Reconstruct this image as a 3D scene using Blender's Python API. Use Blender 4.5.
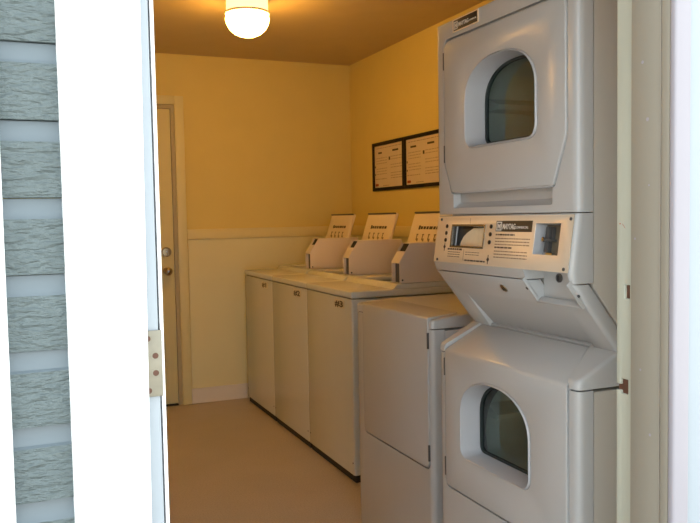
import bpy, bmesh, math, random
from mathutils import Matrix, Vector
random.seed(7)
for o in list(bpy.data.objects): bpy.data.objects.remove(o)
S = bpy.context.scene; COL = S.collection

# ------------------------------------------------------------------ camera
H = 1.34                                   # lens height above the laundry floor
F, CX, CY = 769.0, 350.0, 261.5            # focal length and centre in pixels of 700x523
def _d(p): return Vector((p[0]-CX, p[1]-CY, F)).normalized()
_Y = _d((20, 223.5)); _X = _d((2150, 185.0))   # vanishing points of the room's depth and width
_X = (_X - _Y*_X.dot(_Y)).normalized(); _Z = _X.cross(_Y)
if _Z.y > 0: _Z = -_Z
cam = bpy.data.cameras.new('camera'); camo = bpy.data.objects.new('camera', cam); COL.objects.link(camo)
cam.sensor_fit = 'HORIZONTAL'; cam.sensor_width = 36; cam.lens = F/700*36; cam.clip_start = .01
right = Vector((_X.x, _Y.x, _Z.x)); down = Vector((_X.y, _Y.y, _Z.y)); fwd = Vector((_X.z, _Y.z, _Z.z))
M = Matrix((right, -down, -fwd)).transposed().to_4x4(); M.translation = (0, 0, H)
camo.matrix_world = M; S.camera = camo

# ------------------------------------------------------------------ sky, exposure
w = bpy.data.worlds.new('overcast_sky'); S.world = w; w.use_nodes = True
bg = w.node_tree.nodes['Background']; bg.inputs[0].default_value = (.83, .93, 1.0, 1); bg.inputs[1].default_value = 3.3
S.view_settings.view_transform = 'Standard'; S.view_settings.look = 'None'
S.view_settings.exposure = 0.0; S.view_settings.gamma = 1.0; S.view_settings.use_curve_mapping = False
sun = bpy.data.lights.new('sun', 'SUN'); suno = bpy.data.objects.new('sun', sun); COL.objects.link(suno)   # stands behind the building: the doorway is in shade, the walk beyond is lit
sun.energy = 30.0; sun.angle = math.radians(.6); sun.color = (1.0, .95, .84)
suno.rotation_euler = Vector((.25, -1.0, -1.15)).to_track_quat('-Z', 'Y').to_euler()
LAMP = 56.0

# ------------------------------------------------------------------ materials
def mat(name, col, rough=.5, metal=0, var=.05, vscale=6, bump=0, bscale=60, stretch=(1,1,1), spec=.5, coat=0, fine=0, emit=None):
    m = bpy.data.materials.new(name); m.use_nodes = True; nt = m.node_tree; N = nt.nodes; L = nt.links
    b = N['Principled BSDF']; b.inputs['Roughness'].default_value = rough; b.inputs['Metallic'].default_value = metal
    b.inputs['Specular IOR Level'].default_value = spec; b.inputs['Coat Weight'].default_value = coat; b.inputs['Coat Roughness'].default_value = .12
    tc = N.new('ShaderNodeTexCoord'); mp = N.new('ShaderNodeMapping'); mp.inputs['Scale'].default_value = stretch
    L.new(tc.outputs['Object'], mp.inputs['Vector'])
    n = N.new('ShaderNodeTexNoise'); n.inputs['Scale'].default_value = vscale; n.inputs['Detail'].default_value = 5; L.new(mp.outputs[0], n.inputs['Vector'])
    r = N.new('ShaderNodeMix'); r.data_type = 'RGBA'
    r.inputs[6].default_value = (*[max(0, c*(1-var)) for c in col], 1); r.inputs[7].default_value = (*[min(1, c*(1+var)) for c in col], 1)
    L.new(n.outputs['Fac'], r.inputs[0]); out = r.outputs[2]
    if fine:
        n3 = N.new('ShaderNodeTexNoise'); n3.inputs['Scale'].default_value = 140; n3.inputs['Detail'].default_value = 3; L.new(mp.outputs[0], n3.inputs['Vector'])
        r3 = N.new('ShaderNodeMix'); r3.data_type = 'RGBA'; r3.blend_type = 'MULTIPLY'; r3.inputs[0].default_value = fine
        cr = N.new('ShaderNodeValToRGB'); cr.color_ramp.elements[0].position = .36; cr.color_ramp.elements[1].position = .6
        cr.color_ramp.elements[0].color = (.35, .32, .3, 1)
        L.new(n3.outputs['Fac'], cr.inputs[0]); L.new(out, r3.inputs[6]); L.new(cr.outputs[0], r3.inputs[7]); out = r3.outputs[2]
    L.new(out, b.inputs['Base Color'])
    if bump:
        n2 = N.new('ShaderNodeTexNoise'); n2.inputs['Scale'].default_value = bscale; n2.inputs['Detail'].default_value = 4; L.new(mp.outputs[0], n2.inputs['Vector'])
        bp = N.new('ShaderNodeBump'); bp.inputs['Strength'].default_value = bump; bp.inputs['Distance'].default_value = .004
        L.new(n2.outputs['Fac'], bp.inputs['Height']); L.new(bp.outputs[0], b.inputs['Normal'])
    if emit:
        b.inputs['Emission Color'].default_value = (*emit[0], 1); b.inputs['Emission Strength'].default_value = emit[1]
    return m
ENAMEL = mat('white_enamel', (.48, .485, .48), .22, var=.025, bump=.04, bscale=220)
ENAMEL_W = mat('cream_enamel', (.64, .665, .63), .2, var=.03, bump=.04, bscale=220)
COINB = mat('warm_white_coin_box_paint', (.76, .67, .58), .35, var=.03, bump=.05, bscale=200)
LIDW = mat('warm_white_lid_enamel', (.80, .69, .52), .3, var=.03)
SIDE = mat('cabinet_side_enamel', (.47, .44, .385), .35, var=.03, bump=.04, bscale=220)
SLEEVE = mat('grey_sleeve_plastic', (.44, .445, .46), .35, var=.03)
DARK = mat('black_plastic', (.012, .012, .012), .35)
GAP = mat('dark_void', (.02, .018, .016), .8)
STEEL = mat('brushed_champagne_steel', (.86, .77, .62), .38, metal=.45, var=.05, vscale=30, bump=.05, bscale=120, stretch=(1, .05, 1))
DCHROME = mat('dark_chrome', (.22, .20, .17), .25, metal=.8)
CHROME = mat('chrome', (.6, .6, .6), .18, metal=1)
BRASS = mat('worn_brass', (.42, .34, .22), .3, metal=1, var=.15)
HINGE = mat('hinge_grey', (.10, .10, .10), .5, metal=.4)
DRUM = mat('drum_steel', (.72, .74, .68), .45, metal=.1, var=.2, vscale=4, stretch=(.3, 1, 1))
LIP = mat('dark_teal_seal', (.05, .075, .07), .35, var=.3, vscale=20)
RUBBER = mat('gasket_rubber', (.02, .03, .03), .5)
PRINT = mat('dark_print', (.07, .055, .04), .6)
PRINT_L = mat('faint_print', (.46, .36, .25), .6)
PRINT_G = mat('grey_print', (.24, .19, .13), .6)
WHITEPRINT = mat('white_print', (.75, .72, .65), .5)
REDPRINT = mat('red_print', (.38, .07, .03), .6)
PAPER = mat('notice_paper', (.72, .62, .48), .6, var=.04)
REFL = mat('tan_reflection', (.85, .72, .50), .3, var=.2, vscale=25, spec=.8)
FRAME = mat('black_frame', (.012, .010, .009), .6, spec=.2)
WALL = mat('yellow_wall_paint', (.78, .635, .215), .6, var=.035, vscale=5, bump=.25, bscale=90)
WAIN = mat('daylit_yellow_wainscot_paint', (.82, .77, .46), .5, var=.035, vscale=5, bump=.15, bscale=90)  # same yellow as the wall, with doorway daylight put into the colour
RAIL = mat('cream_rail_paint', (.80, .70, .33), .5, var=.04)
CEIL = mat('ceiling_paint', (.66, .51, .25), .8, var=.05, bump=.3, bscale=120)
FLOOR = mat('brown_vinyl_floor', (.48, .42, .37), .42, var=.12, vscale=3.2, bump=.06, bscale=40, fine=.28)
COVE = mat('pinkish_vinyl_base', (.78, .74, .68), .45, var=.04)
DOORP = mat('cream_door_paint', (.78, .72, .40), .45, var=.04)
DOORR = mat('olive_jamb_paint', (.46, .40, .24), .5, var=.05)
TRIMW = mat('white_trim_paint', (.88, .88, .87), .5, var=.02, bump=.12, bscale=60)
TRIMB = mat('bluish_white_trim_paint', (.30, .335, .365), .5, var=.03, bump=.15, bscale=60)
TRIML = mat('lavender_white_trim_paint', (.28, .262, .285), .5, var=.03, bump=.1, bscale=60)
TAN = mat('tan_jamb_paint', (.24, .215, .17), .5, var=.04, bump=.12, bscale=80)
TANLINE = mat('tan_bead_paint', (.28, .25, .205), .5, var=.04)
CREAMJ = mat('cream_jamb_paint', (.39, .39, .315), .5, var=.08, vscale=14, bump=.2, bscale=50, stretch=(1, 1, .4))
RUST = mat('rusty_brown_hole', (.09, .035, .018), .7, var=.5, vscale=60)
GALV = mat('painted_hinge_metal', (.22, .20, .15), .45, metal=.25, var=.18, vscale=55, bump=.2, bscale=60)
SIDING = mat('blue_grey_siding_paint', (.116, .147, .149), .6, var=.12, vscale=14, bump=1.0, bscale=78, stretch=(.5, 1, 1.6))
SIDING.node_tree.nodes['Bump'].inputs['Distance'].default_value = .018
SIDING_S = mat('smooth_skylit_siding_paint', (.122, .153, .170), .42, var=.05)
CONC = mat('concrete', (.42, .40, .37), .85, var=.12, bump=.4, bscale=50)
GLOBE = mat('lit_glass_bowl', (.9, .85, .75), .4, emit=((1.0, .50, .095), LAMP))
COLLAR = mat('lit_glass_collar', (.9, .85, .75), .4, emit=((1.0, .62, .25), 2.2))
LAMPB = mat('white_lamp_base', (.85, .80, .70), .4)
GLASS = bpy.data.materials.new('dark_tinted_glass'); GLASS.use_nodes = True
nt = GLASS.node_tree; nt.nodes.clear()
o_ = nt.nodes.new('ShaderNodeOutputMaterial'); mx = nt.nodes.new('ShaderNodeMixShader'); tr = nt.nodes.new('ShaderNodeBsdfTransparent'); gl = nt.nodes.new('ShaderNodeBsdfGlossy'); fr = nt.nodes.new('ShaderNodeFresnel')
fr.inputs[0].default_value = 1.8; tr.inputs[0].default_value = (.70, .76, .73, 1); gl.inputs['Roughness'].default_value = .05
geo = nt.nodes.new('ShaderNodeNewGeometry'); inv = nt.nodes.new('ShaderNodeMath'); inv.operation = 'SUBTRACT'; inv.inputs[0].default_value = 1.0; mul = nt.nodes.new('ShaderNodeMath'); mul.operation = 'MULTIPLY'
nt.links.new(geo.outputs['Backfacing'], inv.inputs[1]); nt.links.new(inv.outputs[0], mul.inputs[0]); nt.links.new(fr.outputs[0], mul.inputs[1])   # reflect once, at the outer face of the pane
nt.links.new(mul.outputs[0], mx.inputs[0]); nt.links.new(tr.outputs[0], mx.inputs[1]); nt.links.new(gl.outputs[0], mx.inputs[2]); nt.links.new(mx.outputs[0], o_.inputs[0])

# ------------------------------------------------------------------ mesh helpers
def B(*boxes):
    bm = bmesh.new()
    for b in boxes: box(bm, *b)
    return bm
def box(bm, x0, x1, y0, y1, z0, z1):
    v = [bm.verts.new((x, y, z)) for x in (x0, x1) for y in (y0, y1) for z in (z0, z1)]
    for f in ((0,1,3,2), (4,6,7,5), (0,4,5,1), (2,3,7,6), (0,2,6,4), (1,5,7,3)): bm.faces.new([v[i] for i in f])
def P(pts, axis, a0, a1, bm=None, pts2=None):
    """polygon extruded along an axis: axis y takes (x,z) points, axis x takes (y,z), axis z takes (x,y)"""
    bm = bm or bmesh.new()
    mk = {'y': lambda p, a: (p[0], a, p[1]), 'x': lambda p, a: (a, p[0], p[1]), 'z': lambda p, a: (p[0], p[1], a)}[axis]
    A = [bm.verts.new(mk(p, a0)) for p in pts]; C = [bm.verts.new(mk(p, a1)) for p in (pts2 or pts)]
    n = len(pts); bm.faces.new(A); bm.faces.new(C[::-1])
    for i in range(n): bm.faces.new((A[i], C[i], C[(i+1) % n], A[(i+1) % n]))
    bmesh.ops.recalc_face_normals(bm, faces=bm.faces)
    return bm
def ring(outer, inner, axis, a0, a1):
    bm = bmesh.new(); n = len(outer)
    mk = {'y': lambda p, a: (p[0], a, p[1]), 'x': lambda p, a: (a, p[0], p[1]), 'z': lambda p, a: (p[0], p[1], a)}[axis]
    R = [[bm.verts.new(mk(p, a)) for p in pp] for pp, a in ((outer, a0), (inner, a0), (inner, a1), (outer, a1))]
    for k in range(4):
        A, C = R[k], R[(k+1) % 4]
        for i in range(n): bm.faces.new((A[i], A[(i+1) % n], C[(i+1) % n], C[i]))
    bmesh.ops.recalc_face_normals(bm, faces=bm.faces)
    return bm
def rpoly(pts, rad, seg=6):
    out = []; n = len(pts)
    for i, p in enumerate(pts):
        r = rad[i] if isinstance(rad, (list, tuple)) else rad
        p = Vector(p); a = (Vector(pts[i-1])-p).normalized(); c = (Vector(pts[(i+1) % n])-p).normalized()
        if r <= 0: out.append(tuple(p)); continue
        th = a.angle(c); d = r/math.tan(th/2)
        s, e = p+a*d, p+c*d; cen = p+(a+c).normalized()*(r/math.sin(th/2))
        a0 = math.atan2(s.y-cen.y, s.x-cen.x); a1 = math.atan2(e.y-cen.y, e.x-cen.x); da = (a1-a0+math.pi) % (2*math.pi)-math.pi
        for k in range(seg+1): t = a0+da*k/seg; out.append((cen.x+r*math.cos(t), cen.y+r*math.sin(t)))
    return out
def lathe(prof, n=24, axis='z', c=(0, 0, 0)):
    bm = bmesh.new(); R = []
    for r, h in prof:
        row = []
        for k in range(n):
            t = 2*math.pi*k/n; a, b = r*math.cos(t), r*math.sin(t)
            p = {'z': (a, b, h), 'x': (h, a, b), 'y': (a, h, b)}[axis]
            row.append(bm.verts.new((p[0]+c[0], p[1]+c[1], p[2]+c[2])))
        R.append(row)
    for i in range(len(R)-1):
        for k in range(n): bm.faces.new((R[i][k], R[i][(k+1) % n], R[i+1][(k+1) % n], R[i+1][k]))
    bm.faces.new(R[0]); bm.faces.new(R[-1])
    bmesh.ops.recalc_face_normals(bm, faces=bm.faces)
    return bm
def merge(*bms):
    out = bmesh.new()
    for b in bms:
        me = bpy.data.meshes.new('tmp'); b.to_mesh(me); out.from_mesh(me); bpy.data.meshes.remove(me)
    return out
def bev_edges(bm, sel, w, seg=4):
    es = [e for e in bm.edges if sel(e.verts[0].co, e.verts[1].co)]
    bmesh.ops.bevel(bm, geom=es, offset=w, offset_type='OFFSET', segments=seg, profile=.5, affect='EDGES')
    return bm
def evaluated(ob):
    dg = bpy.context.evaluated_depsgraph_get(); dg.update()
    me = bpy.data.meshes.new_from_object(ob.evaluated_get(dg)); ob.modifiers.clear(); old = ob.data; ob.data = me
    bpy.data.meshes.remove(old)
def obj(name, bm, m, parent=None, cuts=(), bev=0, seg=2, smooth=True, mtx=None, ang=35):
    if mtx is not None: bm.transform(mtx)
    bmesh.ops.recalc_face_normals(bm, faces=bm.faces)
    me = bpy.data.meshes.new(name); bm.to_mesh(me); bm.free()
    o = bpy.data.objects.new(name, me); COL.objects.link(o)
    for i, c in enumerate(cuts):
        cm = bpy.data.meshes.new('cut'); bmesh.ops.recalc_face_normals(c, faces=c.faces); c.to_mesh(cm)
        co = bpy.data.objects.new('cut', cm); COL.objects.link(co)
        md = o.modifiers.new('b', 'BOOLEAN'); md.operation = 'DIFFERENCE'; md.object = co; md.solver = 'EXACT'
        evaluated(o); bpy.data.objects.remove(co); bpy.data.meshes.remove(cm)
    if bev:
        md = o.modifiers.new('v', 'BEVEL'); md.width = bev; md.segments = seg; md.limit_method = 'ANGLE'; md.angle_limit = math.radians(40); md.use_clamp_overlap = True
        evaluated(o)
    me = o.data; me.materials.clear(); me.materials.append(m)
    if smooth: me.shade_smooth(); me.set_sharp_from_angle(angle=math.radians(ang))
    o.data.name = name
    if parent: o.parent = parent
    return o
def thing(name, label, cat, loc, group=None):
    o = bpy.data.objects.new(name, None); COL.objects.link(o); o.location = loc; o.empty_display_size = .1
    o['label'] = label; o['category'] = cat
    if group: o['group'] = group
    return o
def struct(name, bm, m, label=None, cat=None, **k):
    o = obj(name, bm, m, **k); o['kind'] = 'structure'
    if label: o['label'] = label
    if cat: o['category'] = cat
    return o
def dup(root, loc, label):
    def cp(o, par):
        c = o.copy(); COL.objects.link(c); c.parent = par
        for ch in list(o.children): cp(ch, c)
        return c
    ch = list(root.children); r = root.copy(); COL.objects.link(r); r.location = loc; r['label'] = label
    for c in ch: cp(c, r)
    return r
def text(name, s, size, m, parent, mtx, bold=0, sx=1.0, align='LEFT'):
    cu = bpy.data.curves.new('t', 'FONT'); cu.body = s; cu.size = size; cu.offset = bold; cu.extrude = .0004; cu.resolution_u = 3; cu.align_x = align
    to = bpy.data.objects.new('t', cu); COL.objects.link(to); dg = bpy.context.evaluated_depsgraph_get(); dg.update()
    me = bpy.data.meshes.new_from_object(to.evaluated_get(dg)); bpy.data.objects.remove(to); bpy.data.curves.remove(cu)
    me.transform(mtx @ Matrix.Diagonal((sx, 1, 1, 1))); me.materials.clear(); me.materials.append(m)
    o = bpy.data.objects.new(name, me); COL.objects.link(o); o.parent = parent
    return o
def basis(X, Y, o):
    X, Y = Vector(X).normalized(), Vector(Y).normalized(); Z = X.cross(Y)
    m = Matrix((X, Y, Z)).transposed().to_4x4(); m.translation = o
    return m
def FACE(x, y, z): return basis((0, -1, 0), (0, 0, 1), (x, y, z))     # a plane that faces -x, seen from the room

# ------------------------------------------------------------------ the room
XW, YB, ZC, XL = 2.41, 5.58, 2.523, -2.70
Y0, Y1 = 1.08, 1.195                       # door wall, outside and inside faces
OX0, OX1, OZ = .172, 1.09, 2.05            # door opening
DX0, DX1, DZ = .10, 1.04, 2.165            # rear door opening
struct('floor', B((XL-.12, XW+.12, Y0, YB+.12, -.1, 0)), FLOOR, 'brown speckled vinyl floor of the laundry room', 'floor')
struct('ceiling', B((XL-.12, XW+.12, Y0, YB+.12, ZC, ZC+.1)), CEIL, 'yellowish painted ceiling of the laundry room', 'ceiling')
wb = struct('wall_back', B((XL-.12, DX0, YB, YB+.12, 0, ZC), (DX1, XW+.12, YB, YB+.12, 0, ZC), (DX0, DX1, YB, YB+.12, DZ, ZC)), WALL, 'yellow rear wall with a cream door', 'wall')
struct('wall_right', B((XW, XW+.12, Y1, YB, 0, ZC)), WALL, 'yellow wall behind the machines', 'wall')
struct('wall_left', B((XL-.12, XL, Y1, YB, 0, ZC)), WALL, 'yellow wall opposite the machines', 'wall')
wf = struct('wall_front', B((-2.9, OX0-.025, Y0+.019, Y1, -.15, 2.9), (OX1+.03, 3.4, Y0+.019, Y1, -.15, 2.9), (OX0-.025, OX1+.03, Y0+.012, Y1, OZ+.03, 2.9)), WALL, 'outer wall with the laundry doorway', 'wall')
struct('ground', B((-14, 15, -16, Y0+.02, -.3, -.12)), CONC, 'concrete walk outside the laundry doorway', 'ground')
struct('trim_1', B((OX0-.02, OX1+.02, Y0-.04, Y1, -.13, .006)), CONC, 'concrete sill of the laundry doorway', 'sill')
# wainscot, chair rail, cove base
RZ0, RZ1 = H-.138, H-.064
struct('trim_2', B((1.11, XW, YB-.008, YB+.01, 0, RZ0), (XL, .03, YB-.008, YB+.01, 0, RZ0)), WAIN, 'yellow wainscot with painted-in daylight on the rear wall', 'wainscot')
struct('trim_3', B((XW-.008, XW+.01, Y1, YB, 0, RZ0), (XL-.01, XL+.008, Y1, YB, 0, RZ0)), WAIN, 'yellow wainscot with painted-in daylight on the side walls', 'wainscot')
struct('trim_4', B((1.105, XW, YB-.022, YB+.01, RZ0, RZ1), (XL, .035, YB-.022, YB+.01, RZ0, RZ1)), RAIL, 'cream chair rail on the rear wall', 'rail', bev=.006)
struct('trim_5', B((XW-.022, XW+.01, Y1, YB, RZ0, RZ1), (XL-.01, XL+.022, Y1, YB, RZ0, RZ1)), RAIL, 'cream chair rail on the side walls', 'rail', bev=.006)
covep = [(0, 0), (-.020, .004), (-.012, .016), (-.010, .112), (0, .112)]
struct('baseboard_back', P([(YB-.008+x, z) for x, z in covep], 'x', 1.107, XW-.01), COVE, 'pinkish vinyl cove base on the rear wall', 'baseboard')
struct('baseboard_right', P([(XW-.008+x, z) for x, z in covep], 'y', Y1, YB-.02), COVE, 'pinkish vinyl cove base behind the machines', 'baseboard')
struct('baseboard_left', P([(XL+.008-x, z) for x, z in covep], 'y', Y1, YB), COVE, 'pinkish vinyl cove base opposite the machines', 'baseboard')
# rear door
dr = struct('door_1', B((DX0+.03, DX1-.028, YB+.012, YB+.05, .012, DZ-.03)), DOORP, 'cream rear door with a deadbolt and a round knob', 'door', bev=.003)
obj('jamb', B((DX0, DX0+.028, YB-.002, YB+.11, 0, DZ), (DX1-.026, DX1, YB-.002, YB+.11, 0, DZ), (DX0+.028, DX1-.026, YB-.002, YB+.11, DZ-.028, DZ)), DOORR, dr)
for n_, b_ in (('casing', (DX1, 1.105, YB-.018, YB, 0, DZ+.062)), ('casing', (.035, DX0, YB-.018, YB, 0, DZ+.062)), ('casing', (DX0, DX1, YB-.018, YB, DZ, DZ+.062))):
    obj(n_, B(b_), DOORP, dr, bev=.004)
obj('threshold', B((DX0+.03, DX1-.03, YB-.005, YB+.06, 0, .010)), GAP, dr)
kx = .957
db = obj('deadbolt', lathe([(.034, YB+.012), (.034, YB-.004), (.029, YB-.010), (.014, YB-.011)], 24, 'y', (kx, 0, H-.223)), BRASS, dr)
obj('thumb_turn', B((kx-.004, kx+.004, YB-.028, YB-.008, H-.240, H-.206)), CHROME, db, bev=.002)
kn = obj('door_knob', lathe([(.026, YB+.012), (.026, YB), (.013, YB-.006), (.012, YB-.030), (.024, YB-.040), (.030, YB-.055), (.027, YB-.068), (.014, YB-.076)], 24, 'y', (kx, 0, H-.359)), BRASS, dr)
obj('keyhole', lathe([(.008, YB-.0755), (.008, YB-.078)], 12, 'y', (kx, 0, H-.359)), CHROME, kn)
# doorway: left jamb with the old hinge leaf, right jamb with stop and strike holes, head
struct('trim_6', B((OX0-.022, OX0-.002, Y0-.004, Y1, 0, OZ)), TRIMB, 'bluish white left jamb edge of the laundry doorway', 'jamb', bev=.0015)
struct('trim_7', B((OX0+.0005, OX0+.005, Y0-.004, Y1, 0, OZ), (OX0-.002, OX0+.0006, Y0+.02, Y1, 0, OZ)), TRIMW, 'narrow white stop strip on the left jamb', 'trim')
hg = thing('hinge_leaf', 'bare metal hinge leaf with four screw holes on the left door jamb', 'hinge', (.147, Y0-.0085, H-.242))
hl = obj('leaf', B((0, .0265, 0, .0035, 0, .092)), GALV, hg, bev=.001)
for hx, hz in ((.0072, .081), (.0172, .057), (.0172, .033), (.0072, .009)):
    obj('screw', lathe([(.0042, -.0006), (.0042, .002)], 14, 'y', (hx, 0, hz)), RUST, hg)
    obj('countersink', ring([(hx+.0058*math.cos(t*math.pi/8), hz+.0058*math.sin(t*math.pi/8)) for t in range(16)], [(hx+.0042*math.cos(t*math.pi/8), hz+.0042*math.sin(t*math.pi/8)) for t in range(16)], 'y', -.0008, .001), GALV, hg)
rj = struct('trim_8', B((OX1, OX1+.028, Y0-.03, Y1+.003, 0, OZ)), CREAMJ, 'cream painted right jamb with rusty strike holes', 'jamb', bev=.002,
    cuts=[B((OX1-.01, OX1+.018, 1.162, 1.176, H-.169, H-.142)), B((OX1-.01, OX1+.018, 1.166, 1.186, H-.360, H-.330)), B((OX1-.01, OX1+.012, 1.18, 1.22, H-.354, H-.342))])
for a in ((1.162, 1.176, H-.169, H-.142), (1.166, 1.186, H-.360, H-.330), (1.186, 1.197, H-.354, H-.342)):
    obj('strike_hole', B((OX1+.006, OX1+.0095, *a)), RUST, rj)
obj('paint_mark', B((OX1-.0006, OX1+.001, 1.187, 1.1895, H-.023, H-.0205)), REDPRINT, rj)
obj('paint_mark', P([(1.1825, H-.0215), (1.1805, H-.023), (1.174, H-.031), (1.176, H-.029)], 'x', OX1-.0006, OX1+.001), REDPRINT, rj)
st = struct('trim_9', B((OX1-.012, OX1-.0005, Y0-.009, 1.147, 0, OZ)), TAN, 'tan painted door stop on the right jamb', 'trim', bev=.002)
obj('bead', B((OX1-.0135, OX1-.011, Y0-.0085, Y0-.0065, 0, OZ)), TANLINE, st)
for (yy, zz, s_) in ((1.117, H+.279, .0035), (1.104, H+.172, .004), (1.12, H-.30, .0025), (1.10, H+.05, .002), (1.135, H-.05, .0025), (1.095, H-.42, .003)):
    obj('paint_chip', lathe([(s_, OX1-.0128), (s_*.6, OX1-.0112)], 7, 'x', (0, yy, zz)), TRIML, st)
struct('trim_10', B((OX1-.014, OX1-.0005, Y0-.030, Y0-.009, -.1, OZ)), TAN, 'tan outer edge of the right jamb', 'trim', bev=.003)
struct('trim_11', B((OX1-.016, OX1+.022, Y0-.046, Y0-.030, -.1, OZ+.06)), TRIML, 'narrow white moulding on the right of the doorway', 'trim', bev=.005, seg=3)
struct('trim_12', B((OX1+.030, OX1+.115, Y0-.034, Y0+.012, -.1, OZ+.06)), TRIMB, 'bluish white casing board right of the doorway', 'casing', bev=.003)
struct('trim_13', P([(.052, -.1), (.1565+(-.1-H-.28)*.0098, -.1), (.1565+(OZ+.06-H-.28)*.0098, OZ+.06), (.052, OZ+.06)], 'y', Y0-.028, Y0+.02), TRIMW, 'wide white casing board left of the doorway', 'casing', bev=.002)
struct('trim_14', B((-.125, -.0195, Y0-.028, Y0+.012, -.1, OZ+.6)), TRIMW, 'white corner board left of the blue-grey siding', 'casing', bev=.002)
struct('trim_15', B((.050, OX1+.115, Y0-.028, Y0+.012, OZ+.06, OZ+.16)), TRIMW, 'white head casing over the laundry doorway', 'casing', bev=.002)
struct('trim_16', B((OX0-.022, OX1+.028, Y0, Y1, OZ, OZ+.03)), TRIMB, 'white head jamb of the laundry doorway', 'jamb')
# cove-lap siding boards, one by one (bottom edges measured on the strip between the two white boards)
zs = [H+.2328-.1+.1002*k for k in range(1, 24)]
zb = [H+.2328-.1001*k for k in range(-12, 15)]
def board(x0, x1, z0):
    jit = random.uniform(-.0012, .0012); t = .1
    prof = [(Y0-.0005+jit, z0), (Y0-.0015+jit, z0+.003), (Y0-.0015+jit, z0+.072), (Y0+.0022, z0+.075), (Y0+.0048, z0+.082), (Y0+.0062, z0+.091), (Y0+.0068, z0+t-.0012), (Y0+.0195, z0+t-.0012), (Y0+.0195, z0)]
    return P(prof, 'x', x0, x1)
for z0 in zb:
    if z0 < -.1: continue
    for x0, x1 in ((-.0195, .052), (-2.9, -.125), (OX1+.115, 3.3)):
        sb = obj('siding_board', board(x0, x1, z0+.0008), SIDING, wf)
        sb.data.materials.append(SIDING_S)              # cove along a board's top: not embossed, sky light put into its colour
        for f in sb.data.polygons:
            if f.center.z > z0+.0725 and f.normal.y < -.3: f.material_index = 1

# ------------------------------------------------------------------ dryers
def D(y0, y1, z0, z1, zt, r=.032, shrink=0, n=12):
    """window outline: flat bottom with rounded corners, arched top"""
    y0 += shrink; y1 -= shrink; z0 += shrink; z1 -= shrink; r = max(.006, r-shrink)
    c = (y0+y1)/2; a = (y1-y0)/2; pts = []
    for k in range(5): t = math.pi+k/4*math.pi/2; pts.append((y0+r+r*math.cos(t), z0+r+r*math.sin(t)))
    for k in range(5): t = 1.5*math.pi+k/4*math.pi/2; pts.append((y1-r+r*math.cos(t), z0+r+r*math.sin(t)))
    for k in range(2*n+1):
        t = k/(2*n)*math.pi; e = 2/2.25
        cx, sx = math.cos(t), math.sin(t)
        pts.append((c+a*math.copysign(abs(cx)**e, cx), zt+(z1-zt)*abs(sx)**e))
    return pts
W_ = .674
def front_bevel(bm, w, r, seg=5):
    bev_edges(bm, front_edges((0,)), r, seg); bev_edges(bm, front_edges((w,)), .006, 3)
    return bm
def front_edges(ys, xs=(-.03, .2)):
    return lambda a, b: any(abs(a.y-y) < 1e-5 and abs(b.y-y) < 1e-5 for y in ys) and abs(a.x) < .024 and abs(b.x) < .024 and abs(a.z-b.z) > .01
def window(door, y0, y1, z0, z1, zt):
    o0, o1 = D(y0, y1, z0, z1, zt), D(y0, y1, z0, z1, zt, shrink=.004)
    bm = bmesh.new(); R = []
    oo = D(y0, y1, z0, z1, zt, shrink=-.0035)
    for pp, x in ((oo, -.0035), (o0, -.007), (D(y0, y1, z0, z1, zt, shrink=.002), -.003), (D(y0, y1, z0, z1, zt, shrink=.008), .068), (oo, .068)):
        R.append([bm.verts.new((x, *p)) for p in pp])
    n = len(oo)
    for k in range(5):
        A, C = R[k], R[(k+1) % 5]
        for i in range(n): bm.faces.new((A[i], A[(i+1) % n], C[(i+1) % n], C[i]))
    s = obj('window_sleeve', bm, SLEEVE, door)
    obj('gasket', ring(D(y0, y1, z0, z1, zt, shrink=.0085), D(y0, y1, z0, z1, zt, shrink=.015), 'x', .060, .070), RUBBER, door)
    obj('glass', P(D(y0, y1, z0, z1, zt, shrink=.010), 'x', .066, .069), GLASS, door)
def lathe_open(prof, cy, cz, n=36):
    bm = bmesh.new(); R = []
    for r, x in prof: R.append([bm.verts.new((x, cy+r*math.cos(2*math.pi*k/n), cz+r*math.sin(2*math.pi*k/n))) for k in range(n)])
    for i in range(len(R)-1):
        for k in range(n): bm.faces.new((R[i][k], R[i][(k+1) % n], R[i+1][(k+1) % n], R[i+1][k]))
    return bm
def drum(root, cy, cz, rad):
    prof = [(rad, .115), (rad, .50), (rad*.5, .515), (.03, .52)]
    obj('drum_lip', lathe_open([(rad-.085, .078), (rad-.06, .088), (rad-.025, .092), (rad, .116)], cy, cz), LIP, root, ang=60)
    bm = bmesh.new(); n = 36; R = []
    for r, x in prof: R.append([bm.verts.new((x, cy+r*math.cos(2*math.pi*k/n), cz+r*math.sin(2*math.pi*k/n))) for k in range(n)])
    for i in range(len(R)-1):
        for k in range(n): bm.faces.new((R[i][k], R[i][(k+1) % n], R[i+1][(k+1) % n], R[i+1][k]))
    bm.faces.new(R[-1])
    d = obj('drum', bm, DRUM, root, ang=60)
    for k in range(3):
        t = math.radians(40+120*k); m = Matrix.Translation((0, cy, cz)) @ Matrix.Rotation(t, 4, 'X')
        obj('baffle', P([(-.022, rad), (-.008, rad-.07), (.008, rad-.07), (.022, rad)], 'x', .13, .53), DRUM, d, mtx=m)
def cyl_cut(cy, cz, r, x0, x1): return lathe([(r, x0), (r, x1)], 40, 'x', (0, cy, cz))

st = thing('stacked_dryer', 'white stacked coin dryer, two doors one above the other, beside the doorway', 'dryer', (1.245, 1.50, 0))
UW = (.160, .503, H+.203, H+.452, H+.335); LW = (.196, .546, .588, .842, .720)
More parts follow.
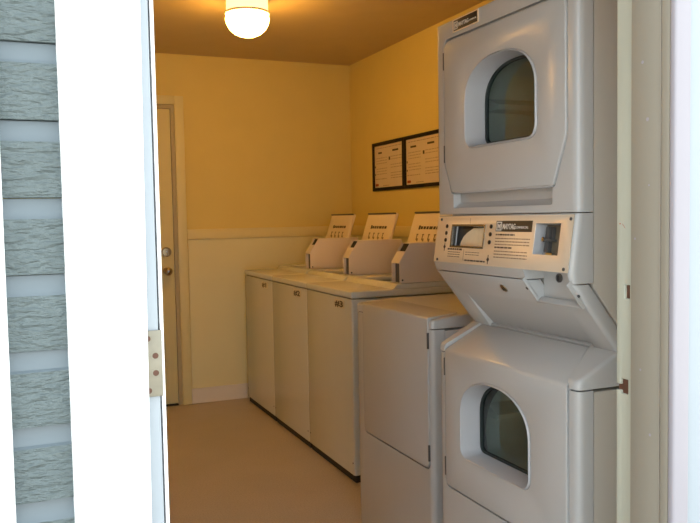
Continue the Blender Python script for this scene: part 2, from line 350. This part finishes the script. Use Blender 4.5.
# upper unit
ca = obj('upper_cabinet', P([(.0495, 1.94), (.72, 1.94), (.72, .985), (.18, .985), (.0495, 1.158)], 'y', .0015, W_-.0015), SIDE, st, cuts=[cyl_cut(.332, 1.64, .285, .02, .62)], bev=.004)
udoor = rpoly([(.63, 1.882), (.042, 1.878), (.042, 1.535), (.093, 1.411), (.588, 1.411), (.63, 1.505)], [.028, .03, .05, .014, .014, .05])
def grow(p, g):
    c = Vector((sum(a for a, b in p)/len(p), sum(b for a, b in p)/len(p)))
    ys = [a for a, b in p]; zs_ = [b for a, b in p]; sy = 1+2*g/(max(ys)-min(ys)); sz = 1+2*g/(max(zs_)-min(zs_))
    return [(c.x+(a-c.x)*sy, c.y+(b-c.y)*sz) for a, b in p]
fp = B((0, .046, 0, W_, 1.3435, 1.94)); front_bevel(fp, W_, .022)
bev_edges(fp, lambda a, b: abs(a.z-1.94) < 1e-5 and abs(b.z-1.94) < 1e-5 and abs(a.x) < .0001 and abs(b.x) < .0001, .008, 3)
hr = P([(-.02, 1.360), (.004, 1.364), (.026, 1.380), (.026, 1.42), (-.02, 1.42)], 'y', .098, .582)
bev_edges(hr, lambda a, b: abs(a.y-b.y) < 1e-5 and a.z < 1.39 and b.z < 1.39, .006, 3)
up = obj('upper_front_panel', fp, ENAMEL, st, cuts=[P(grow(udoor, .0058), 'x', -.03, .013), hr, P(D(*UW, shrink=-.01), 'x', -.03, .1)])
ud = obj('upper_door', P(udoor, 'x', -.003, .0125), ENAMEL, st, cuts=[P(D(*UW, shrink=-.003), 'x', -.05, .1)], bev=.004, seg=3)
window(ud, *UW); drum(st, .332, 1.64, .27)
obj('door_handle_edge', B((-.001, .0125, .10, .575, 1.4085, 1.4115)), SLEEVE, ud)
for z0 in (H+.456, H+.167): obj('hinge', B((-.0042, .011, .6275, .6335, z0, z0+.054)), HINGE, ud, bev=.001)
bd = obj('badge', B((-.0022, .001, .665-.230, .665-.096, H+.5625, H+.5945)), DARK, st, bev=.0006)
obj('badge_rim', ring([(.430, H+.5595), (.574, H+.5595), (.574, H+.5975), (.430, H+.5975)], [(.435, H+.5625), (.569, H+.5625), (.569, H+.5945), (.435, H+.5945)], 'x', -.0026, .0005), STEEL, bd)
def logo(parent, mtx, s):
    b = bmesh.new(); b2 = ring([(0, 0), (s, 0), (s, s), (0, s)], [(s*.13, s*.13), (s*.87, s*.13), (s*.87, s*.87), (s*.13, s*.87)], 'z', 0, .0005)
    obj('logo', b2, WHITEPRINT, parent, mtx=mtx)
    text('logo_letter', 'M', s*.72, WHITEPRINT, parent, mtx @ Matrix.Translation((s*.5, s*.24, .0001)), bold=s*.025, align='CENTER')
logo(bd, FACE(-.0023, .566, H+.567), .022)
text('lettering', 'MAYTAG', .0165, WHITEPRINT, bd, FACE(-.0024, .540, H+.572), bold=.0004, sx=.85)
text('lettering', 'COMMERCIAL', .0065, WHITEPRINT, bd, FACE(-.0024, .481, H+.5735), sx=1.0)
# control housing and tilted control plate
hs = P([(0, 1.3405), (-.0225, 1.192), (-.014, 1.168), (.046, 1.168), (.046, 1.3405)], 'y', 0, W_)
front_bevel(hs, W_, .018, 4)
PM = basis((0, -1, 0), (.1471, 0, .9891), (-.0006, .665, 1.3395))     # panel plane: x to the viewer's right, y up, z out
def pb(x0, x1, y0, y1, z0, z1): bm = B((x0, x1, y0, y1, z0, z1)); bm.transform(PM); return bm
coincut = [(.014, .192, 1.112, 1.1945)]
ccut = lambda: B((-.06, .046, *coincut[0]))
cslot = lambda: pb(.507, .609, -.105, -.024, -.038, .02)
dslot = lambda: pb(.087, .271, -.0965, -.029, -.022, .02)
obj('control_housing', hs, ENAMEL, st, cuts=[ccut(), cslot(), dslot()])
cp = obj('control_panel', B((-.006, .655, -.1465, -.002, 0, .0022)), STEEL, st, mtx=PM, cuts=[cslot(), dslot(), ccut()], bev=.0008)
# display window
obj('display_well', B((.0875, .2705, -.096, -.0295, -.021, -.019)), DARK, cp, mtx=PM)
obj('display_bezel', ring([(.085, -.0985), (.273, -.0985), (.273, -.027), (.085, -.027)], [(.091, -.0925), (.267, -.0925), (.267, -.033), (.091, -.033)], 'z', -.012, .0035), DCHROME, cp, mtx=PM, bev=.001)
obj('display_reflection', P([(.112, -.092), (.118, -.078), (.13, -.062), (.148, -.05), (.165, -.043), (.18, -.036), (.262, -.034), (.264, -.092)], 'z', -.0188, -.0165), REFL, cp, mtx=PM)  # gold reflection in the display window, modelled as a tan shape
obj('reflection_edge', B((.128, .262, -.0915, -.083, -.0165, -.0145)), STEEL, cp, mtx=PM)
def disc(x, y, r, z0=.002, z1=.0045): return lathe([(r, z0), (r, z1), (r*.7, z1+.0006)], 18, 'z', (x, y, 0))
for x, ys in ((.0565, (-.033, -.0545, -.0765)), (.303, (-.033, -.0555, -.0785))):
    for y in ys: obj('indicator', disc(x, y, .0062), DARK, cp, mtx=PM)
for x, y in ((.018, -.012), (.018, -.139), (.646, -.013), (.640, -.138)): obj('screw', disc(x, y, .0042), HINGE, cp, mtx=PM)
for x, y in ((.054, -.098), (.304, -.128)):
    obj('printed_mark', merge(P([(x-.007, y), (x, y-.008), (x+.007, y), (x, y+.008)], 'z', .002, .0028), B((x-.0016, x+.0016, y-.013, y+.013, .002, .0027))), PRINT, cp, mtx=PM)
nb = obj('name_strip', B((.327, .494, -.047, -.017, .002, .003)), mat('dark_bronze_strip', (.06, .05, .035), .35, metal=.3), cp, mtx=PM)
LM = PM @ Matrix.Translation((.330, -.0445, .0031)); logo(nb, LM, .025)
text('lettering', 'MAYTAG', .021, WHITEPRINT, nb, PM @ Matrix.Translation((.359, -.040, .0031)), bold=.0004, sx=.72)
text('lettering', 'COMMERCIAL', .0095, WHITEPRINT, nb, PM @ Matrix.Translation((.418, -.0385, .0031)), sx=1.02)
def lines(rows, mtx, m, name, parent, z=0.0, ch=.004):
    """tiny unreadable printed lines as rows of short dashes"""
    bm = bmesh.new()
    for (x0, x1, y, hgt) in rows:
        x = x0
        while x < x1:
            L = random.uniform(1.2, 4.5)*ch
            box(bm, x, min(x+L, x1), y, y+hgt, z, z+.0005); x += L+ch*.7
    o = obj(name, bm, m, parent, mtx=mtx, smooth=False); o['kind'] = 'stuff'
    return o
lines([(.330, .420, -.058, .0042), (.330, .415, -.094, .0042)], PM, PRINT, 'printed_text', cp, .0021)
lines([(.330, .49, -.068-.0085*k, .0028) for k in range(3)]+[(.330, .485, -.104-.0085*k, .0028) for k in range(3)], PM, PRINT_G, 'printed_text', cp, .0021, .003)
lines([(.075, .162, -.1065, .0055)], PM, PRINT, 'printed_text', cp, .0021, .005)
lines([(.078, .150, -.114-.007*k, .0025) for k in range(3)]+[(.18, .255, -.112-.007*k, .0022) for k in range(2)], PM, PRINT_G, 'printed_text', cp, .0021, .003)
lines([(.18, .29, -.1375, .0045)], PM, PRINT, 'printed_text', cp, .0021, .004)
obj('printed_rule', B((.1695, .1708, -.136, -.103, .002, .0026), (.1708, .18, -.136, -.1348, .002, .0026), (.187, .188, -.025, -.008, .002, .0026)), PRINT_G, cp, mtx=PM)
# coin slot: recessed dark mechanism behind the plate
obj('coin_slot_back', B((.5075, .6085, -.1045, -.0245, -.0375, -.035)), mat('dark_olive_metal', (.20, .17, .12), .45, metal=.4, var=.3, vscale=30), cp, mtx=PM)
obj('coin_slot_wall', B((.5072, .5085, -.1045, -.0245, -.026, .001)), SLEEVE, cp, mtx=PM)
cm = obj('coin_mechanism', merge(B((.520, .536, -.1, -.03, -.036, -.022)), B((.517, .553, -.068, -.061, -.036, -.014)), B((.542, .546, -.062, -.03, -.036, -.026))), HINGE, cp, mtx=PM, bev=.001)
obj('coin_button', disc(.528, -.0645, .006, -.022, -.008), CHROME, cm, mtx=PM)
obj('coin_tray', B((.520, .560, -.1035, -.098, -.036, -.018)), CHROME, cm, mtx=PM)
# sloping apron under the controls
ap = P([(-.0135, 1.165), (.128, .985), (.176, .985), (.034, 1.165)], 'y', 0, W_)
bev_edges(ap, lambda a, b: abs(a.y-b.y) < 1e-5 and (abs(a.y) < 1e-5 or abs(a.y-W_) < 1e-5) and abs((a.z-b.z)) > .1 and max(a.x, b.x) < .13, .012, 4)
wedge = P([(.0374, 1.100), (.160, .975), (.05, .97), (-.05, 1.09)], 'y', .088, .575)
apo = obj('apron', ap, ENAMEL, st, cuts=[wedge, ccut()], bev=.0015)
sl = math.atan2(.1415, .18)
def ap_pt(y, z, off=0): x = -.0135+(1.165-z)*.1415/.18; return (x-off*math.cos(sl), y, z-off*math.sin(sl))
AM = lambda y, z: basis((0, -1, 0), (-.1415, 0, .18), ap_pt(y, z))
lk = obj('lock', lathe([(.013, -.002), (.013, .003), (.0095, .0042)], 20), BRASS, apo, mtx=AM(.3315, 1.132))
obj('keyway', B((-.002, .002, -.006, .006, .003, .0048)), GAP, lk, mtx=AM(.3315, 1.132))
obj('screw', lathe([(.0045, -.002), (.0045, .001)], 12), GAP, apo, mtx=AM(.213, 1.141))
cv = obj('coin_vault', B((.0445, .0485, .0145, .1915, 1.1125, 1.194)), ENAMEL, st)
vk = obj('vault_lock', lathe([(.012, .046), (.012, .041), (.009, .040)], 20, 'x', (0, .126, 1.1725)), HINGE, cv)
obj('keyway', B((.0385, .042, .1245, .1275, 1.1655, 1.1795)), GAP, vk)
fr_ = bmesh.new()
AX = AM(0, 1.165)
def apz(z): return (z-1.165)/.18*math.hypot(.1415, .18)
for a in ((-.197, -.192, apz(1.110), apz(1.172), -.004, .007), (-.014, -.008, apz(1.110), apz(1.172), -.012, .011), (-.197, -.008, apz(1.1075), apz(1.112), -.012, .008)): box(fr_, *a)
obj('vault_rim', fr_, ENAMEL, cv, mtx=AX, bev=.0012)
obj('screw', lathe([(.004, 0), (.004, .0035)], 12), HINGE, cv, mtx=AM(.006, 1.138))
# lower unit (same fold-over door as the single dryer)
def fold_door(y0, y1, z0, zf, xt, zt_, tap=(0, 0), g=0, thick=.0125, proud=.003, rb=.026):
    """door slab that folds back over the top edge, its top narrowing by tap at either end"""
    n = Vector((-(zt_-zf), xt)).normalized(); e = g*.5
    pr = [(-proud, z0-g), (-proud, zf+proud*n.y), (xt+e+n.x*proud, zt_+n.y*proud), (xt+e-n.x*thick, zt_-n.y*thick), (thick, zf-thick*n.y), (thick, z0-g)]
    bm = P(pr, 'y', y0-g, y1+g)
    for v in bm.verts:
        if v.co.x > xt*.6: v.co.y += tap[0] if v.co.y < (y0+y1)/2 else -tap[1]
    bev_edges(bm, lambda a, b: abs(a.z-(z0-g)) < 1e-5 and abs(b.z-(z0-g)) < 1e-5 and abs(a.x-b.x) > .005, rb, 5)
    bev_edges(bm, lambda a, b: abs(a.z-(zf+proud*n.y)) < 1e-5 and abs(b.z-(zf+proud*n.y)) < 1e-5, .010, 4)
    return bm
def low_unit(root, pre, door, zs, zf, capf, ztop, win=None, xt=.125, tap=(0, 0), hinge_far=True, hz=(), seam=.05, cab=SIDE, zt_=None, capx=.135):
    y0, y1, z0 = door
    cuts = [cyl_cut(*win[1], .02, .62)] if win else []
    obj(pre+'cabinet', B((seam+.0005, .72, .0015, W_-.0015, 0.0, zs-.006)), cab, root, cuts=cuts, bev=.004)
    fp = B((0, seam-.003, 0, W_, 0, zs-.0015)); front_bevel(fp, W_, .020)
    cuts = [fold_door(y0, y1, z0, zf, xt, zt_, tap, g=.0058, thick=.0135, proud=.02)]
    if win: cuts.append(P(D(*win[0], shrink=-.01), 'x', -.05, .15))
    obj(pre+'front_panel', fp, ENAMEL, root, cuts=cuts)
    cap = P([(0, zs+.0025), (0, capf), (capx, ztop), (.72, ztop), (.72, zs+.0025)], 'y', 0, W_)
    bev_edges(cap, lambda a, b: abs(a.x) < 1e-5 and abs(b.x) < 1e-5 and abs(a.y-b.y) < 1e-5 and a.y < .1, .020, 4)
    bev_edges(cap, lambda a, b: a.z > zs+.006 and b.z > zs+.006 and (a.x < .03 and b.x < .03 or a.y < .01 and b.y < .01), .010, 3)
    c2 = [fold_door(y0, y1, z0, zf, xt, zt_, tap, g=.0058, thick=.0135, proud=.03)]
    if win: c2.append(cyl_cut(*win[1], .05, .6))
    obj(pre+'top_cap', cap, ENAMEL, root, cuts=c2)
    d = obj(pre+'door', fold_door(y0, y1, z0, zf, xt, zt_, tap), ENAMEL, root, cuts=[P(D(*win[0], shrink=-.003), 'x', -.05, .1)] if win else [], bev=.004, seg=3)
    yh = y1 if hinge_far else y0
    for h0, h1 in hz: obj('hinge', B((-.0045, .010, yh-.003, yh+.0038, h0, h1)), HINGE, d, bev=.001)
    if win: window(d, *win[0])
    return d
low_unit(st, 'lower_', (.040, .6445, .468), .901, .908, .925, .995, win=(LW, (.345, .66, .285)), xt=.128, tap=(.072, .022), hz=((H-.514, H-.457), (H-.842, H-.781)), zt_=.985)
drum(st, .345, .66, .27)

# ------------------------------------------------------------------ single dryer behind it
W_keep = W_; W_ = .650
sd = thing('dryer', 'white single dryer with a plain rectangular door behind the stacked dryer', 'dryer', (1.325, 2.38, 0))
low_unit(sd, '', (.022, .589, .428), .936, .974, .970, .984, xt=.138, tap=(.03, .012), hinge_far=False, hz=((H-.475, H-.417), (H-.884, H-.825)), seam=.058, zt_=.983, capx=.145, cab=ENAMEL)
W_ = W_keep

# ------------------------------------------------------------------ three top-load washers
WW = .658
def washer(label, loc):
    r = thing('washing_machine', label, 'washer', loc, 'top-load washers in the row')
    cab = obj('cabinet', B((.026, .70, .002, WW-.002, .042, .930)), ENAMEL_W, r, bev=.004)
    fr = B((0, .030, .0008, WW-.0008, .040, .932)); bev_edges(fr, front_edges((.0008,)), .012, 4); bev_edges(fr, front_edges((WW-.0008,)), .004, 2)
    f = obj('front_panel', fr, ENAMEL_W, r)
    for y in (.020, WW-.020): obj('screw', lathe([(.004, -.0012), (.004, .001)], 10, 'x', (0, y, .10)), GAP, f)
    obj('shaded_toe_base', B((.010, .69, .01, WW-.01, .0, .043)), GAP, r)  # base set forward in near-black to paint the shadow under the washer
    hole = lambda z0, z1: P(rpoly([(.285, .135), (.50, .135), (.50, .505), (.285, .505)], .05), 'z', z0, z1)
    t = obj('top', B((-.004, .70, 0, WW, .936, .971)), ENAMEL_W, r, cuts=[hole(.9, 1.1)], bev=.008, seg=3)
    obj('raised_deck', P([(.235, .969), (.258, .996), (.68, 1.0), (.68, .969)], 'y', .012, WW-.012), ENAMEL_W, t, cuts=[hole(.9, 1.1)], bev=.006, seg=3)
    obj('tub', P(rpoly([(.288, .138), (.497, .138), (.497, .502), (.288, .502)], .05), 'z', .931, .940), GAP, r)
    # open lid leaning back
    a = math.atan2(.12, .366); LMx = basis((0, -1, 0), (math.sin(a), 0, math.cos(a)), (.53, .535, 1.0))
    ld = obj('lid', P(rpoly([(0, .0), (.425, .0), (.425, .385), (0, .385)], [.006, .006, .02, .02]), 'z', -.012, .002), LIDW, r, mtx=LMx, bev=.003)
    obj('lid_lining', P(rpoly([(.014, .01), (.411, .01), (.411, .372), (.014, .372)], .014), 'z', .0015, .006), LIDW, ld, mtx=LMx, bev=.002)
    obj('lid_lip', B((.012, .413, .374, .382, .001, .012)), HINGE, ld, mtx=LMx, bev=.001)
    lines([(.13, .34, .278, .017)], LMx, PRINT, 'printed_text', ld, .0061, .012)
    obj('printed_mark', P([(.105, .276), (.125, .276), (.125, .300), (.105, .300)], 'z', .006, .0066), PRINT, ld, mtx=LMx)
    bm = bmesh.new()
    for k in range(4):
        x = .10+.068*k; q = .078
        box(bm, x, x+.022, .165+q, .172+q, .006, .0066); box(bm, x+.004, x+.014, .135+q, .165+q, .006, .0066); box(bm, x+.016, x+.03, .128+q, .145+q, .006, .0066); box(bm, x-.004, x+.008, .105+q, .12+q, .006, .0066); box(bm, x+.016, x+.036, .100+q, .114+q, .006, .0066)
    obj('printed_diagram', bm, PRINT_G, ld, mtx=LMx, smooth=False)
    # coin box: hollow case with slanted nose
    side = [(.277, .999), (.277, 1.108), (.338, 1.203), (.63, 1.203), (.63, .999)]
    cb = obj('coin_box', P([(.300, .999), (.300, 1.115), (.352, 1.199), (.63, 1.199), (.63, .999)], 'y', .022, .104), COINB, r)
    for y0, y1 in ((.016, .022), (.104, .110)): obj('side_plate', P(side, 'y', y0, y1), COINB, cb, bev=.0015)
    obj('nose_plate', P([(.277, 1.100), (.277, 1.108), (.311, 1.161), (.314, 1.160), (.300, 1.115), (.300, 1.100)], 'y', .022, .104), COINB, cb)
    obj('cover_plate', P([(.338, 1.199), (.338, 1.203), (.63, 1.203), (.63, 1.199)], 'y', .022, .104), COINB, cb)
    obj('coin_recess', B((.2965, .3002, .022, .104, 1.0, 1.0995)), HINGE, cb)
    obj('nose_recess', P([(.3265, 1.160), (.3235, 1.160), (.3475, 1.198), (.3510, 1.198)], 'y', .022, .104), GAP, cb)
    obj('rivet', lathe([(.0048, .0145), (.0048, .0165)], 12, 'y', (.292, 0, 1.014)), GAP, cb)
    return r
wlabel = ['white top-load washer numbered 3, next to the single dryer', 'white top-load washer numbered 2, middle of the row of three', 'white top-load washer numbered 1, against the rear wall']
w3 = washer(wlabel[0], (1.5, 3.495, 0))
ws = [w3, dup(w3, (1.5, 3.495+.660, 0), wlabel[1]), dup(w3, (1.5, 3.495+1.320, 0), wlabel[2])]
for r, n in zip(ws, '321'):
    sk = obj('number_sticker', B((-.0012, .0005, .096, .228, .876, .919)), mat('sticker_'+n, (.58, .54, .40), .5), r)
    text('sticker_number', '#'+n, .044, PRINT, sk, FACE(-.0014, .222, .882), bold=.0012, sx=2.35)
obj('latch', B((.036, .052, -.0035, .004, .70, .745)), HINGE, w3, bev=.001)

# ------------------------------------------------------------------ notices on the wall
def notice(loc, label, wd, seed):
    random.seed(seed)
    r = thing('framed_notice', label, 'notice', loc, 'framed notices over the washers')
    N_ = FACE(0, 0, 0); h = .347
    obj('frame', ring([(0, 0), (wd, 0), (wd, h), (0, h)], [(.023, .023), (wd-.023, .023), (wd-.023, h-.023), (.023, h-.023)], 'z', 0, .016), FRAME, r, mtx=N_, bev=.002)
    pp = obj('paper', B((.017, wd-.017, .017, h-.017, .001, .005)), PAPER, r, mtx=N_, smooth=False)
    c1, c2 = .055, wd*.57; x2 = wd-.045
    lines([(c1+.03, c1+.11, h-.082, .013), (c2+.03, c2+.12, h-.078, .013)], N_, PRINT, 'printed_heading', pp, .0051, .03)
    rows = [(c1, c1+.17, h-.115-.019*k, .005) for k in range(7) if k not in (3,)]+[(c2, x2, h-.115-.019*k, .005) for k in range(8) if k not in (2, 5)]
    lines(rows, N_, PRINT_L, 'printed_text', pp, .0051, .010)
    lines([(c1-.02, c1+.16, .082, .006), (c2, x2, .082, .006), (c1, x2, h-.045, .006)], N_, REDPRINT if 0 else PRINT_L, 'printed_text', pp, .0051, .012)
    obj('printed_mark', B((c2-.03, c2-.008, h-.135, h-.112, .005, .0056), (c1-.025, c1-.014, h-.18, h-.166, .005, .0056), (c1-.025, c1-.014, h-.235, h-.222, .005, .0056)), PRINT, pp, mtx=N_)
    obj('red_stamp', P(rpoly([(.033, .034), (.085, .034), (.085, .052), (.033, .052)], .008), 'z', .005, .0056), REDPRINT, pp, mtx=N_)
    lines([(.16, .26, .033, .006)], N_, PRINT_L, 'printed_text', pp, .0051, .008)
    return r
notice((XW-.002, 5.150, H+.188), 'black framed notice sheet on the yellow wall, beside the rear corner', .500, 3)
notice((XW-.002, 4.650, H+.188), 'black framed notice sheet on the yellow wall, partly behind the stacked dryer', .500, 5)

# ------------------------------------------------------------------ ceiling lamp
lp = thing('ceiling_lamp', 'lit white glass bowl lamp on the yellow ceiling near the washers', 'lamp', (1.16, 4.05, ZC), 'ceiling bowl lamps')
obj('lamp_collar', lathe([(.06, 0), (.110, -.002), (.112, -.076)], 40), COLLAR, lp)
obj('lamp_ring', lathe([(.108, -.0765), (.117, -.078), (.119, -.090), (.110, -.092)], 40), LAMPB, lp)
prof = [(.106, -.0925), (.113, -.097), (.117, -.114), (.112, -.140), (.096, -.168), (.072, -.190), (.041, -.204), (.012, -.209)]
obj('glass_bowl', lathe(prof, 40), GLOBE, lp, ang=60)
dup(lp, (-1.30, 4.45, ZC), 'lit white glass bowl lamp on the ceiling past the rear door')
for o in bpy.data.objects:
    if o.name.startswith('printed_') and o.parent: o['kind'] = 'stuff'
